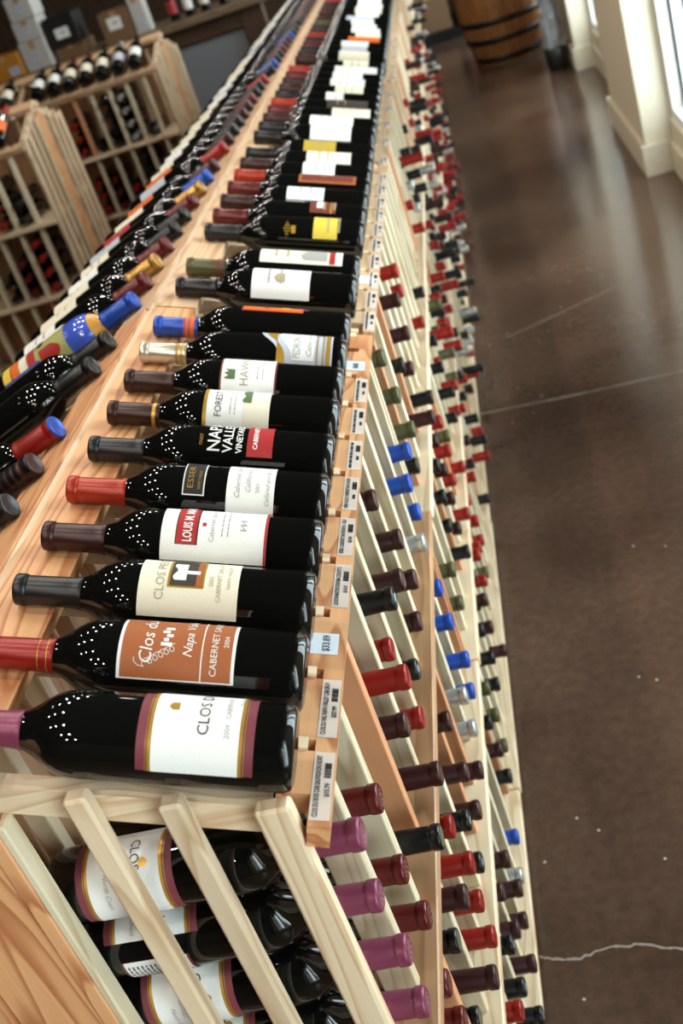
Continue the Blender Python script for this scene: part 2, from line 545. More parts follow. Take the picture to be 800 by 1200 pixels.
# ============================================================ bottles
BR = .0378
PROF = [(.006, 0), (.003, .02), (0, .031), (.002, .0352), (.008, .0376), (.014, BR), (.018, BR), (.021, BR), (.172, BR), (.176, BR), (.180, BR), (.189, .0374), (.197, .0362),
        (.205, .0338), (.212, .0300), (.218, .0256), (.224, .0214), (.230, .0182), (.237, .0160), (.245, .0150), (.285, .0144), (.300, .0144), (.300, 0)]
def prof_r(z):
    for (a, ra), (b, rb) in zip(PROF[4:], PROF[5:]):
        if a <= z <= b and b > a:
            return ra + (rb - ra) * (z - a) / (b - a)
    return BR
CAPP = [(.2325, .0172), (.234, .0176), (.2385, .0165), (.246, .0157), (.2875, .0151), (.2890, .0145), (.2905, .0158), (.2925, .0164), (.2995, .0164), (.3015, .0156),
        (.3026, .0136), (.3020, .0128), (.3022, .0)]
def glass_mesh(seg):
    return cached(('glass', seg), lambda: MB().lathe(PROF, seg).mesh('wine_bottle', GLASS))
def cap_mesh(c, seg, matl=None):
    return cached(('cap', c, seg), lambda: MB().lathe(CAPP, seg).mesh('capsule', matl or CAPS[c]))
def band(o, name, v0, v1, matl, off=.0004, steps=6, seg=36):
    def cr(z):
        if z >= .2385:
            for (a, ra), (b, rb) in zip(CAPP[2:], CAPP[3:]):
                if a <= z <= b and b > a: return ra + (rb - ra) * (z - a) / (b - a)
        return prof_r(z)
    pr = [(v0 + (v1 - v0) * i / steps, cr(v0 + (v1 - v0) * i / steps) + off) for i in range(steps + 1)]
    return MB().lathe(pr, seg).build(name, matl, o)
def patch(o, v0, v1, a0, a1, matl, name='label', off=.0004, n=24, edge=None, steps=1):
    mb = MB(); r = BR + off
    rows = []
    for i in range(n + 1):
        a = a0 + (a1 - a0) * i / n
        top = v1 + (edge(i / n) if edge else 0)
        rows.append(len(mb.v))
        mb.v += [(r * math.sin(a), -r * math.cos(a), v0), (r * math.sin(a), -r * math.cos(a), top)]
    for a, b in zip(rows, rows[1:]):
        mb.f.append((a, b, b + 1, a + 1)); mb.mi.append(0); mb.sm.append(True)
    return mb.build(name, matl, o)
def wrap(vs, fs, a0, v0, matl, parent, off, name='lettering', r=None):
    rr = (r or BR) + off
    mb = MB()
    mb.v = [(rr * math.sin(a0 + x / rr), -rr * math.cos(a0 + x / rr), v0 + y) for (x, y, z) in vs]
    mb.f = list(fs); mb.mi = [0] * len(fs); mb.sm = [False] * len(fs)
    return mb.build(name, matl, parent)
def print_on(parent, s, size, a0, v0, matl, off=.0012, align='LEFT', shear=0.0, bold=0.0, stretch=1.0):
    vs, fs = text_geo(s, size, align, shear, bold)
    vs = [(x * stretch, y, z) for (x, y, z) in vs]
    return wrap(vs, fs, a0, v0, matl, parent, off)
def print_lines(parent, n, a0, a1, v_top, dv, h, matl, off=.0012, seed=0):
    """lines of print too small to read"""
    rg = random.Random(seed); mb = MB(); rr = BR + off
    for i in range(n):
        a = a0
        while a < a1:
            w = rg.uniform(.06, .2)
            b = min(a + w, a1)
            v = v_top - i * dv
            k = len(mb.v); am = (a + b) / 2
            for q in (a, am, b):
                mb.v += [(rr * math.sin(q), -rr * math.cos(q), v), (rr * math.sin(q), -rr * math.cos(q), v + h)]
            mb.f += [(k, k + 2, k + 3, k + 1), (k + 2, k + 4, k + 5, k + 3)]; mb.mi += [0, 0]; mb.sm += [False, False]
            a = b + .035
    return mb.build('small_print', matl, parent)
def ribbon(parent, pts, w, matl, off=.0012, name='printed_flourish'):
    """a printed line through (arc, v) points"""
    mb = MB(); rr = BR + off
    for (xa, ya), (xb, yb) in zip(pts, pts[1:]):
        dx, dy = xb - xa, yb - ya
        l = math.hypot(dx, dy) or 1
        nx, ny = -dy / l * w, dx / l * w
        q = [(xa + nx, ya + ny), (xa - nx, ya - ny), (xb - nx, yb - ny), (xb + nx, yb + ny)]
        k = len(mb.v)
        mb.v += [(rr * math.sin(x / rr), -rr * math.cos(x / rr), y) for (x, y) in q]
        mb.f.append((k, k + 1, k + 2, k + 3)); mb.mi.append(0); mb.sm.append(False)
    return mb.build(name, matl, parent)

MB_ = MATS
def frame_matrix(base, d, n, roll=0.0):
    d = Vector(d).normalized(); n = Vector(n).normalized(); rt = d.cross(n)
    M = Matrix(((rt.x, -n.x, d.x, base[0]), (rt.y, -n.y, d.y, base[1]), (rt.z, -n.z, d.z, base[2]), (0, 0, 0, 1)))
    return M @ Matrix.Rotation(roll, 4, 'Z')
def bottle(Mw, cap, label, group=None, seg=36, name='wine_bottle'):
    o = link(name, glass_mesh(seg))
    o.matrix_world = Mw
    link('capsule', cap_mesh(cap, seg), o)
    tag(o, label, 'wine bottle', group)
    return o
def display_M(T, i, side=1, roll=0.0, du=0.0):
    s = slope(side)
    base = s(.034 + du, slot_y(i), .0410)
    d = (-CT * side, 0, ST); n = (ST * side, 0, CT)
    return T @ frame_matrix(base, d, n, roll)

# ---- the ten bottles of the first unit
LW = 'black wine bottle with '
def D(i, cap, label, roll=0.0, mi=0, seg=44):
    return bottle(display_M(T_main(mi, DX[mi]), i, 1, roll), cap, label, None, seg)
P = MATS
b = D(0, 'P', LW + 'mauve foil and white label bordered mauve and gold, reading CLOS DU')
def clos_label(b, a=1.55, v0=.033, v1=.130, dv=-.0115):
    l = patch(b, v0, v1, -a, a, P['paper_mauve'])
    patch(l, v0 + .0075, v1 - .0075, -a, a, P['gold_ink'], 'gold_border', .0007)
    patch(l, v0 + .0083, v1 - .0083, -a, a, P['paper_mauve'], 'mauve_line', .0009)
    patch(l, v0 + .0095, v1 - .0095, -a, a, P['gold_ink'], 'gold_border', .0011)
    w = patch(l, v0 + .0125, v1 - .0125, -a, a, P['paper_white'], 'white_panel', .0013)
    print_on(l, 'CLOS DU BOIS', .0135, -.68, .083 + dv, P['black_ink'], .0017)
    print_on(l, '2004', .0062, -.72, .0655 + dv, P['grey_ink'], .0017)
    print_on(l, 'CABERNET', .0062, -.28, .0655 + dv, P['grey_ink'], .0017)
    print_on(l, 'North Coast', .007, .12, .0555 + dv, P['grey_ink'], .0017, shear=.3)
    patch(l, .098, .1035, -.12, .10, P['gold_ink'], 'printed_leaf', .0017, 4, edge=lambda t: .003 * math.sin(t * 3.14))
    return l
clos_label(b)
band(b, 'gold_ring', .268, .2688, P['gold_ink'])

b = D(1, 'R', LW + 'red foil and copper brown label with white curl, Clos du Val')
l = patch(b, .063, .169, -1.30, 1.3, P['paper_white'])
patch(l, .066, .166, -1.26, 1.26, P['paper_brown'], 'brown_panel', .0008)
patch(l, .0925, .0935, -1.26, 1.26, P['paper_white'], 'white_rule', .0011)
print_on(l, 'Clos du Val', .017, -.93, .138, P['white_ink'], .0013, shear=.15)
curl = []
for k in range(111):
    t = k / 110
    a_ = t * math.tau * 5.5
    curl.append((-.0185 - .0165 * t + .0032 * math.cos(a_), .118 + .026 * t + .0032 * math.sin(a_)))
curl += [(-.0375, .150), (-.034, .1535), (-.030, .154)]
ribbon(l, curl, .0003, P['white_ink'], .0013)
for q in range(5):
    patch(l, .121 + .0035 * (q % 2), .131 - .002 * (q % 3), -.46 + q * .12, -.37 + q * .12, P['white_ink'], 'printed_castle', .0012, 4)
print_on(l, 'Napa Valley', .012, -.72, .102, P['white_ink'], .0013, shear=.3)
print_on(l, 'CABERNET SAUVIGNON', .0088, -1.12, .079, P['white_ink'], .0013)
print_on(l, '2004', .0065, -.42, .0695, P['white_ink'], .0013)
band(b, 'gold_ring', .2385, .2393, P['gold_ink']); band(b, 'gold_ring', .247, .2478, P['gold_ink'])

b = D(2, 'T', LW + 'slate foil and cream label with a gold framed dark picture')
l = patch(b, .074, .172, -1.42, 1.42, P['paper_cream'])
print_on(l, 'CLOS PEGASE', .0125, -.98, .147, P['tan_ink'], .001)
patch(l, .108, .144, -.62, .62, P['gold_ink'], 'picture_frame', .0008)
patch(l, .1105, .1415, -.57, .57, P['paper_dark'], 'picture', .0011)
patch(l, .126, .1375, -.42, .18, P['white_ink'], 'picture_shape', .0014, 10, edge=lambda t: .002 * math.sin(t * 9))
patch(l, .113, .128, -.22, -.1, P['white_ink'], 'picture_shape', .0014, 4)
patch(l, .1105, .116, -.57, .57, P['paper_brown'], 'picture_shape', .0013, 8)
print_on(l, '2003', .006, -.55, .099, P['tan_ink'], .001)
print_on(l, 'CABERNET SAUVIGNON', .0062, -.95, .091, P['tan_ink'], .001)
print_on(l, 'NAPA VALLEY', .0052, -.6, .082, P['tan_ink'], .001)

b = D(3, 'M', LW + 'maroon foil and white label with a red tab reading LOUIS M')
l = patch(b, .057, .169, -1.45, 1.45, P['paper_white'])
patch(l, .130, .1535, -.98, .98, P['black_ink'], 'tab_border', .0008)
patch(l, .1315, .1525, -.96, .96, P['paper_red'], 'red_tab', .0011)
print_on(l, 'LOUIS M. MARTINI', .0135, -.90, .1365, P['white_ink'], .0015, bold=.0003, stretch=.62)
patch(l, .122, .126, -.42, -.30, P['paper_red'], 'red_seal', .0011, 4)
print_on(l, 'Cabernet Sauvignon', .0075, -.88, .113, P['grey_ink'], .001)
print_lines(l, 2, -.7, .3, .104, .006, .0012, P['grey_ink'], .001, 3)
for q in range(7):
    patch(l, .079 + .002 * (q % 3), .086 - .0016 * ((q * 2) % 3), -.50 + q * .055, -.455 + q * .055, P['grey_ink'], 'printed_crest', .0010, 2)
patch(l, .057, .0598, -1.45, 1.45, P['paper_red'], 'red_edge', .0010)

b = D(4, 'V', LW + 'orange red foil, small black gold label and white script label')
l = patch(b, .139, .164, -.98, .55, P['white_ink'], 'neck_side_label')
patch(l, .1405, .1625, -.94, .51, P['black_ink'], 'black_panel', .0008)
print_on(l, 'ESSER', .0095, -.78, .152, P['gold_ink'], .0012, stretch=1.4)
print_on(l, 'VINEYARDS', .005, -.80, .1435, P['gold_ink'], .0012)
l = patch(b, .060, .114, -1.42, 1.2, P['paper_white'])
print_on(l, 'Cabernet Sauvignon', .0088, -1.0, .099, P['grey_ink'], .001, shear=.4)
print_on(l, 'California', .0088, -.82, .087, P['grey_ink'], .001, shear=.4)
print_on(l, '2003', .006, -.8, .077, P['grey_ink'], .001)
print_on(l, 'Cellared and Bottled', .0075, -1.2, .0655, P['grey_ink'], .001, shear=.4)

b = D(5, 'T', LW + 'slate foil, white printed NAPA VALLEY lettering and small red label')
for s_, sz, v in (('NAPA', .0215, .137), ('VALLEY', .0165, .122), ('VINEYARDS', .0105, .110)):
    print_on(b, s_, sz, -.93, v, P['white_ink'], .0005, bold=.0002)
print_on(b, 'FINEST', .0055, -.72, .158, P['gold_ink'], .0005)
l = patch(b, .073, .104, -1.02, .95, P['paper_red'])
print_on(l, 'CABERNET SAUVIGNON', .0078, -.78, .0915, P['white_ink'], .001, bold=.0002)

b = D(6, 'N', LW + 'brown foil ringed gold and white label reading FORES beside yellow field')
CAPS['N']
l = patch(b, .088, .173, -1.45, 1.4, P['paper_white'])
patch(l, .169, .1735, -1.45, 1.4, P['gold_ink'], 'gold_edge', .0008)
patch(l, .088, .122, -1.45, .3, P['paper_cream'], 'cream_field', .0007)
print_on(l, 'FOREST', .0125, -1.02, .150, P['black_ink'], .001)
print_lines(l, 2, -.9, .2, .138, .006, .0012, P['grey_ink'], .001, 8)
patch(l, .112, .122, -.45, .3, P['paper_green'], 'printed_trees', .0011, 8, edge=lambda t: .002 * math.sin(t * 11))
band(b, 'gold_ring', .2385, .243, P['gold_ink'])

b = D(7, 'N', LW + 'brown foil and white label reading HAW between maroon edges')
l = patch(b, .090, .167, -1.5, 1.4, P['paper_maroon'])
patch(l, .0925, .1645, -1.5, 1.4, P['paper_white'], 'white_panel', .0007)
print_on(l, 'HAWK', .0165, -1.08, .128, P['tan_ink'], .0011)
patch(l, .146, .158, -.85, -.45, P['paper_green'], 'printed_plant', .0011, 8, edge=lambda t: .003 * math.sin(t * 14))
print_lines(l, 2, -.8, .2, .115, .007, .0012, P['grey_ink'], .0011, 9)

b = D(8, 'W', LW + 'silver foil banded gold and silver label with wavy gold edge')
wav = lambda t: -.016 + .030 * (1 / (1 + math.exp(-(t - .42) * 14)))
l = patch(b, .020, .112, -1.5, 1.3, P['paper_silver'], edge=wav)
patch(l, .100, .1035, -1.5, 1.3, P['gold_ink'], 'gold_wave', .0008, edge=wav)
patch(l, .046, .088, -1.12, 1.2, P['paper_white'], 'white_panel', .0008, edge=lambda t: wav(t * .8 + .2) * .7)
for q in (.023, .032, .041):
    patch(l, q, q + (.006 if q == .023 else .0018), -1.5, 1.3, P['gold_ink'], 'gold_rule', .0010)
print_on(l, 'PEDRONCELLI', .016, -1.05, .066, P['grey_ink'], .0013, stretch=.6)
print_on(l, 'Cabernet', .0115, -1.0, .050, P['grey_ink'], .0013, shear=.4)
band(b, 'gold_ring', .2385, .2425, P['gold_ink']); band(b, 'gold_ring', .246, .249, P['gold_ink'])

b = D(9, 'B', LW + 'blue foil banded orange and narrow bright orange label', .62)
l = patch(b, .072, .166, -.80, .8, P['paper_red'])
patch(l, .0745, .1635, -.76, .76, P['paper_orange'], 'orange_panel', .0008)
patch(l, .093, .106, -.5, .5, P['paper_yellow'], 'yellow_star', .0011, 8, edge=lambda t: .006 * math.sin(t * 25))
print_lines(l, 1, -.6, .4, .125, .006, .006, P['paper_mauve'], .0011, 5)
band(b, 'orange_band', .2385, .246, P['paper_orange']); band(b, 'orange_band', .2475, .253, P['paper_orange'])
patch_o = band(b, 'orange_ring', .2545, .2555, P['paper_orange'])

# ---- further bottles of the long display, unit by unit
# slot: (capsule, label paper, v0, v1, half angle, roll)
G2 = {0: ('K', 'paper_white', .077, .173, 1.5, 0), 1: ('O', 'paper_cream', .03, .172, 1.15, .35), 3: ('T', 'paper_yellow', .05, .095, 1.15, -.15),
      4: ('D', 'paper_maroon', .06, .11, 1.0, .2), 5: ('M', 'paper_white', .09, .165, 1.2, .25), 6: ('D', 'paper_brown', .03, .15, .95, .25),
      7: ('V', 'paper_white', .08, .15, 1.3, 0), 8: ('N', 'paper_cream', .05, .15, 1.3, 0), 9: ('K', 'paper_olive', .09, .165, 1.2, .1)}
G3 = {0: ('K', 'paper_white', .06, .16, 1.3, 0), 1: ('G', 'paper_white', .06, .17, 1.4, .2), 2: ('M', 'paper_cream', .02, .12, 1.2, .1), 3: ('D', 'paper_dark', .03, .14, 1.1, .2),
      4: ('V', 'paper_white', .10, .15, 1.2, 0), 5: ('K', 'paper_cream', .05, .13, 1.3, 0), 6: ('N', 'paper_white', .05, .15, 1.3, 0), 7: ('M', 'paper_white', .06, .15, 1.4, .1),
      8: ('D', 'paper_white', .02, .15, 1.2, .3), 9: ('V', 'paper_cream', .05, .13, 1.3, 0)}
PN = {'paper_white': 'white', 'paper_cream': 'cream', 'paper_yellow': 'yellow', 'paper_maroon': 'maroon', 'paper_brown': 'copper brown', 'paper_olive': 'olive yellow',
      'paper_dark': 'charcoal', 'paper_orange': 'orange', 'paper_silver': 'silver', 'paper_red': 'red', 'paper_blue': 'blue'}
SIDE = {1: 'window-side display', -1: 'back display'}
NTH = ['first', 'second', 'third', 'fourth', 'fifth', 'sixth', 'seventh', 'eighth', 'ninth', 'tenth']
UNIT = ['open-ended rack unit', 'second rack unit', 'third rack unit', 'fourth rack unit', 'fifth rack unit', 'sixth rack unit', 'last rack unit']
def display_spec(T, i, side, mi, spec, seg=28):
    cap, paper, v0, v1, ha, roll = spec
    lab = 'bottle with %s foil, %s label, %s along %s of %s' % (CAPNAME[cap], PN[paper], NTH[i], SIDE[side], UNIT[mi])
    b = bottle(display_M(T, i, side, roll), cap, lab, None, seg)
    l = patch(b, v0, v1, -ha, ha, P[paper], n=16)
    if paper == 'paper_brown':
        patch(l, v0 + .006, v1 - .006, -ha + .15, ha - .15, P['paper_maroon'], 'inner_panel', .0009, 12)
        print_lines(l, 1, -.4, .5, (v0 + v1) / 2, .006, .012, P['gold_ink'], .0014, i)
    elif mi < 3:
        print_lines(l, 2, -.8, .4, v1 - .03, .02, .004 if mi == 1 else .003, P['grey_ink' if 'white' in paper else 'tan_ink'], .001, i + mi)
    return b, l
for i, sp in G2.items():
    b, l = display_spec(T_main(1, DX[1]), i, 1, 1, sp, 36)
    if i == 0:
        patch(l, .118, .134, -.75, -.25, P['tan_ink'], 'printed_emblem', .0012, 8, edge=lambda t: .006 * math.sin(t * 3.14) - .004)
    if i == 1:
        patch(l, .03, .042, -1.1, 1.15, P['paper_white'], 'white_edge', .0008, 12); patch(l, .042, .052, -1.1, 1.15, P['paper_red'], 'red_edge', .001, 12)
        patch(l, .056, .095, -.95, .6, P['grey_ink'], 'printed_figure', .001, 12, edge=lambda t: .006 * math.sin(t * 9))
        band(b, 'maroon_ring', .2385, .2425, P['paper_maroon']); band(b, 'maroon_ring', .2445, .2485, P['paper_maroon'])
    if i == 3:
        for q in range(7):
            a = -1.15 + q * .14
            patch(b, .135 + .003 * abs(3 - q), .143 - .002 * abs(3 - q) + .008, a, a + .05, P['gold_ink'], 'printed_sun', .0005, 2)
        patch(b, .128, .136, -.95, -.55, P['gold_ink'], 'printed_sun', .0006, 6)
    if i == 4:
        patch(l, .066, .071, -1, 1, P['gold_ink'], 'gold_rule', .0009, 12)
        patch(l, .085, .097, -.7, .3, P['white_ink'], 'printed_name', .0012, 8)
    if i == 5:
        patch(b, .128, .166, -1.55, -1.26, P['paper_cream'], 'corner_label', .0005, 6)
for i, sp in G3.items():
    display_spec(T_main(2, DX[2]), i, 1, 2, sp)
rg = random.Random(21)
for mi in range(3, NMOD):
    for i in range(10):
        cap = rg.choice('KKMDDVRNNKOY')
        paper = rg.choice(['paper_white'] * 6 + ['paper_cream'] * 3 + ['paper_dark', 'paper_yellow', 'paper_orange', 'paper_silver'])
        v0 = rg.uniform(.03, .07)
        display_spec(T_main(mi, DX[mi]), i, 1, mi, (cap, paper, v0, v0 + rg.uniform(.08, .11), rg.uniform(1.2, 1.6), rg.uniform(-.1, .25)), 24)
# ---- the other slope
LEFT = {0: {2: 'K', 3: 'M', 4: 'T', 5: 'M', 6: 'R', 8: 'K', 9: 'K'},
        1: {0: 'B', 1: 'D', 2: 'Y', 3: 'D', 4: 'K', 5: 'K', 6: 'D', 7: 'Y', 8: 'B', 9: 'M'},
        2: {0: 'R', 1: 'N', 2: 'K', 3: 'K', 4: 'M', 5: 'M', 6: 'D', 7: 'K', 8: 'K', 9: 'R'}}
rg = random.Random(5)
for mi in range(0, NMOD):
    row = LEFT.get(mi) or {i: rg.choice('KKKTMDBNK') for i in range(10)}
    for i, cap in row.items():
        T = T_main(mi, DX[mi])
        if (mi, i) == (1, 0):
            b = bottle(display_M(T, i, -1, 0), 'B', 'painted wine bottle with blue shoulder, red blot and blue foil', None, 40)
            band(b, 'gold_collar', .214, .2325, plain('paint_gold', (206, 150, 60), .3), .0006, 8)
            band(b, 'blue_shoulder', .168, .2138, plain('paint_blue', (70, 98, 204), .12, 0, .5), .0006, 10)
            l = band(b, 'olive_band', .045, .1678, plain('paint_olive', (176, 176, 110), .3), .0006, 2)
            patch(b, .108, .150, .55, 1.45, plain('paint_red', (170, 40, 30), .4), 'red_blot', .001, 16, edge=lambda t: .018 * math.sin(t * 3.14) - .014)
            patch(b, .02, .105, .95, 1.5, P['paper_blue'], 'blue_stripe', .0012, 8)
            for q, mtl in enumerate(('paper_yellow', 'paper_orange', 'paper_cream', 'paper_red')):
                patch(b, .02 + q * .02, .038 + q * .02, -.3, .93, P[mtl], 'colour_patch', .0012, 6)
            patch(b, .105, .118, -.2, .35, P['black_ink'], 'colour_patch', .0013, 6)
            continue
        paper = rg.choice(['paper_white', 'paper_cream', 'paper_cream', 'paper_white', 'paper_silver'])
        if (mi, i) in ((1, 7),): paper = 'paper_red'
        if (mi, i) in ((1, 9), (2, 1)): paper = 'paper_orange'
        v0 = rg.uniform(.025, .05)
        hgt = .045 if (mi, i) == (0, 9) else rg.uniform(.075, .095)
        b, l = display_spec(T, i, -1, mi, (cap, paper, v0, v0 + hgt, 1.5, rg.uniform(-.2, .2)), 36 if mi < 2 else 24)
        if (mi, i) == (0, 6):
            b['label'] = 'wine bottle with red foil and blue foil end in the back display'
            MB().lathe([(.2990, .0166), (.3006, .0167), (.3026, .0158), (.3034, .0138), (.3027, .0128), (.3036, .0)], 36).build('capsule_end', P['paper_blue'] if False else CAPS['B'], b)
        if (mi, i) == (0, 5):
            b['label'] = 'wine bottle with maroon and black striped foil in the back display'
            for q in range(4):
                band(b, 'black_band', .243 + q * .011, .249 + q * .011, CAPS['K'])
            band(b, 'black_band', .2925, .3005, CAPS['K'])
        if (mi, i) == (0, 8):
            patch(l, v0 + .02, v0 + .05, -.2, .3, P['paper_red'], 'printed_flower', .001, 6)
# ---- bottles racked neck-out in the window side
NECKS = '''
1,0,-0.263,0.794,P 1,0,-0.259,0.875,P 1,0,-0.264,0.956,P 1,0,-0.257,1.038,P 2,0,-0.260,0.794,D 2,0,-0.263,0.876,D 2,0,-0.261,0.977,D 2,1,-0.267,0.607,D
2,1,-0.267,0.681,D 3,0,-0.244,0.792,G 3,1,-0.280,0.464,G 3,1,-0.239,0.539,M 3,1,-0.270,0.613,G 3,1,-0.240,0.687,M 4,0,-0.243,0.792,M 4,0,-0.262,0.878,M
4,0,-0.240,0.952,R 4,1,-0.250,0.475,R 4,1,-0.250,0.549,R 4,1,-0.244,0.623,R 4,1,-0.252,0.697,R 4,2,-0.250,0.307,R 5,0,-0.266,0.792,R 5,0,-0.271,0.917,R
5,0,-0.247,0.991,K 5,1,-0.255,0.507,K 5,1,-0.252,0.593,K 5,2,-0.246,0.140,K 5,2,-0.257,0.220,K 5,2,-0.252,0.323,K 6,0,-0.272,0.792,K 6,0,-0.250,0.946,M
6,1,-0.255,0.498,M 6,1,-0.253,0.585,M 6,1,-0.253,0.685,M 6,2,-0.251,0.128,M 6,2,-0.259,0.213,M 6,2,-0.262,0.315,M 7,0,-0.268,0.792,M 7,0,-0.254,0.866,M
7,0,-0.255,0.940,M 7,0,-0.271,1.014,M 7,1,-0.251,0.479,M 7,2,-0.262,0.104,M 7,2,-0.252,0.191,M 7,2,-0.257,0.265,M 8,1,-0.258,0.473,S 8,1,-0.255,0.547,S
8,2,-0.263,0.094,S 9,0,-0.259,0.792,S 9,0,-0.251,0.909,B 9,1,-0.259,0.463,B 9,1,-0.250,0.537,B 9,1,-0.258,0.620,B 9,1,-0.258,0.694,B 9,2,-0.265,0.087,B
10,0,-0.268,0.792,B 10,0,-0.252,0.912,B 10,2,-0.258,0.144,K 10,2,-0.259,0.218,M 10,2,-0.262,0.292,K 11,0,-0.263,0.820,K 11,0,-0.249,0.894,O 11,0,-0.256,0.968,O
11,0,-0.261,1.042,O 11,1,-0.262,0.502,O 11,1,-0.256,0.586,O 11,2,-0.263,0.126,O 11,2,-0.261,0.210,O 11,2,-0.262,0.284,O 12,2,-0.255,0.199,K 12,2,-0.248,0.273,K
12,2,-0.252,0.347,K 13,0,-0.235,0.802,M 13,0,-0.261,0.927,K 13,1,-0.246,0.475,K 13,1,-0.266,0.549,K 13,1,-0.259,0.623,K 13,1,-0.252,0.697,K 13,2,-0.245,0.273,M
13,2,-0.240,0.347,M 14,0,-0.238,0.798,K 14,0,-0.259,0.872,M 14,0,-0.247,0.946,M 14,0,-0.245,1.020,M 14,1,-0.262,0.475,M 14,1,-0.257,0.549,M 14,1,-0.254,0.623,M
14,1,-0.254,0.697,M 14,2,-0.245,0.116,M 14,2,-0.261,0.190,M 14,2,-0.271,0.264,M 14,2,-0.261,0.338,M 15,0,-0.244,1.042,R 15,1,-0.246,0.442,R 15,1,-0.255,0.536,R
15,1,-0.246,0.610,R 15,1,-0.246,0.684,R 15,2,-0.254,0.246,R 15,2,-0.250,0.324,R 16,0,-0.258,0.961,R 16,1,-0.251,0.589,O 16,2,-0.256,0.199,O 16,2,-0.255,0.273,R
16,2,-0.243,0.347,R 17,1,-0.249,0.442,R 17,2,-0.256,0.222,R 17,2,-0.259,0.347,R 18,0,-0.254,0.796,R 19,1,-0.253,0.475,K 19,1,-0.241,0.549,K 19,1,-0.250,0.623,K
19,1,-0.248,0.697,K 19,2,-0.250,0.290,R 20,0,-0.254,0.792,K 20,2,-0.253,0.273,M 20,2,-0.247,0.347,M 22,2,-0.253,0.339,R 23,1,-0.243,0.607,K 23,2,-0.230,0.111,R
24,1,-0.230,0.447,R 24,1,-0.254,0.525,R 24,1,-0.249,0.608,R 24,2,-0.234,0.110,K 24,2,-0.241,0.191,K 24,2,-0.259,0.273,K 24,2,-0.253,0.347,K 25,2,-0.247,0.088,R
25,2,-0.250,0.284,R 26,2,-0.246,0.347,K 27,2,-0.257,0.146,K 29,2,-0.239,0.095,R 32,2,-0.245,0.087,S
'''
TN = ['top', 'middle', 'bottom']
rg = random.Random(11)
rest = []                       # far rows, too many and too small to pick apart
occ = set()
rows = []
for t in NECKS.split():
    k, ti, X, Z, c = t.split(',')
    rows.append((int(k), int(ti), float(X), float(Z), c)); occ.add((int(k), int(ti)))
for k in range(1, NMOD * 10 + 1):
    for ti in range(3):
        if (k, ti) in occ or k < 12: continue
        dens = (.55, .8, .9)[ti] if k > 20 else (.25, .3, .4)[ti]
        if rg.random() > dens: continue
        n = rg.choice((1, 2, 2, 3, 4) if ti else (1, 1, 2, 3))
        c = rg.choice('KKKKKRRRMMDSSOG')
        for q in range(n):
            rows.append((k, ti, -.25 + rg.choice((-.012, 0, .012, .04)) , TIERS[ti][0] + .0372 + q * .0752, c if rg.random() < .75 else rg.choice('KRMS')))
Dx = (1, 0, 0)
far = {c: MB() for c in CAPS}
def emblem(o, c):
    if c in 'DPM':
        mb = MB()
        for q in range(9):
            a = q * math.tau / 9
            s = .0016
            x, y = .0085 * math.cos(a), .0085 * math.sin(a)
            mb.quad((x - s, y - s, .3024), (x + s, y - s * .4, .3024), (x + s, y + s, .3024), (x - s * .5, y + s, .3024))
        for q in range(5):
            a = q * math.tau / 5 + .3
            x, y = .0042 * math.cos(a), .0042 * math.sin(a)
            mb.quad((x - .0013, y - .0015, .3024), (x + .0015, y - .001, .3024), (x + .001, y + .0015, .3024), (x - .0015, y + .001, .3024))
        mb.build('capsule_emblem', plain('emblem_gold', (170, 120, 92), .4, .3) if c != 'P' else plain('emblem_rose', (176, 128, 120), .4), o)
    elif c == 'G':
        MB().lathe([(.3023, .0128), (.3026, .0)], 20).build('capsule_emblem', plain('emblem_olive', (92, 90, 56), .5), o)
    elif c == 'K':
        mb = MB()
        for x in (-.005, -.0012, .0026):
            mb.quad((x, -.006, .3024), (x + .0024, -.006, .3024), (x + .0024, .005, .3024), (x, .005, .3024))
        mb.build('capsule_emblem', plain('emblem_pale', (176, 190, 180), .5), o)
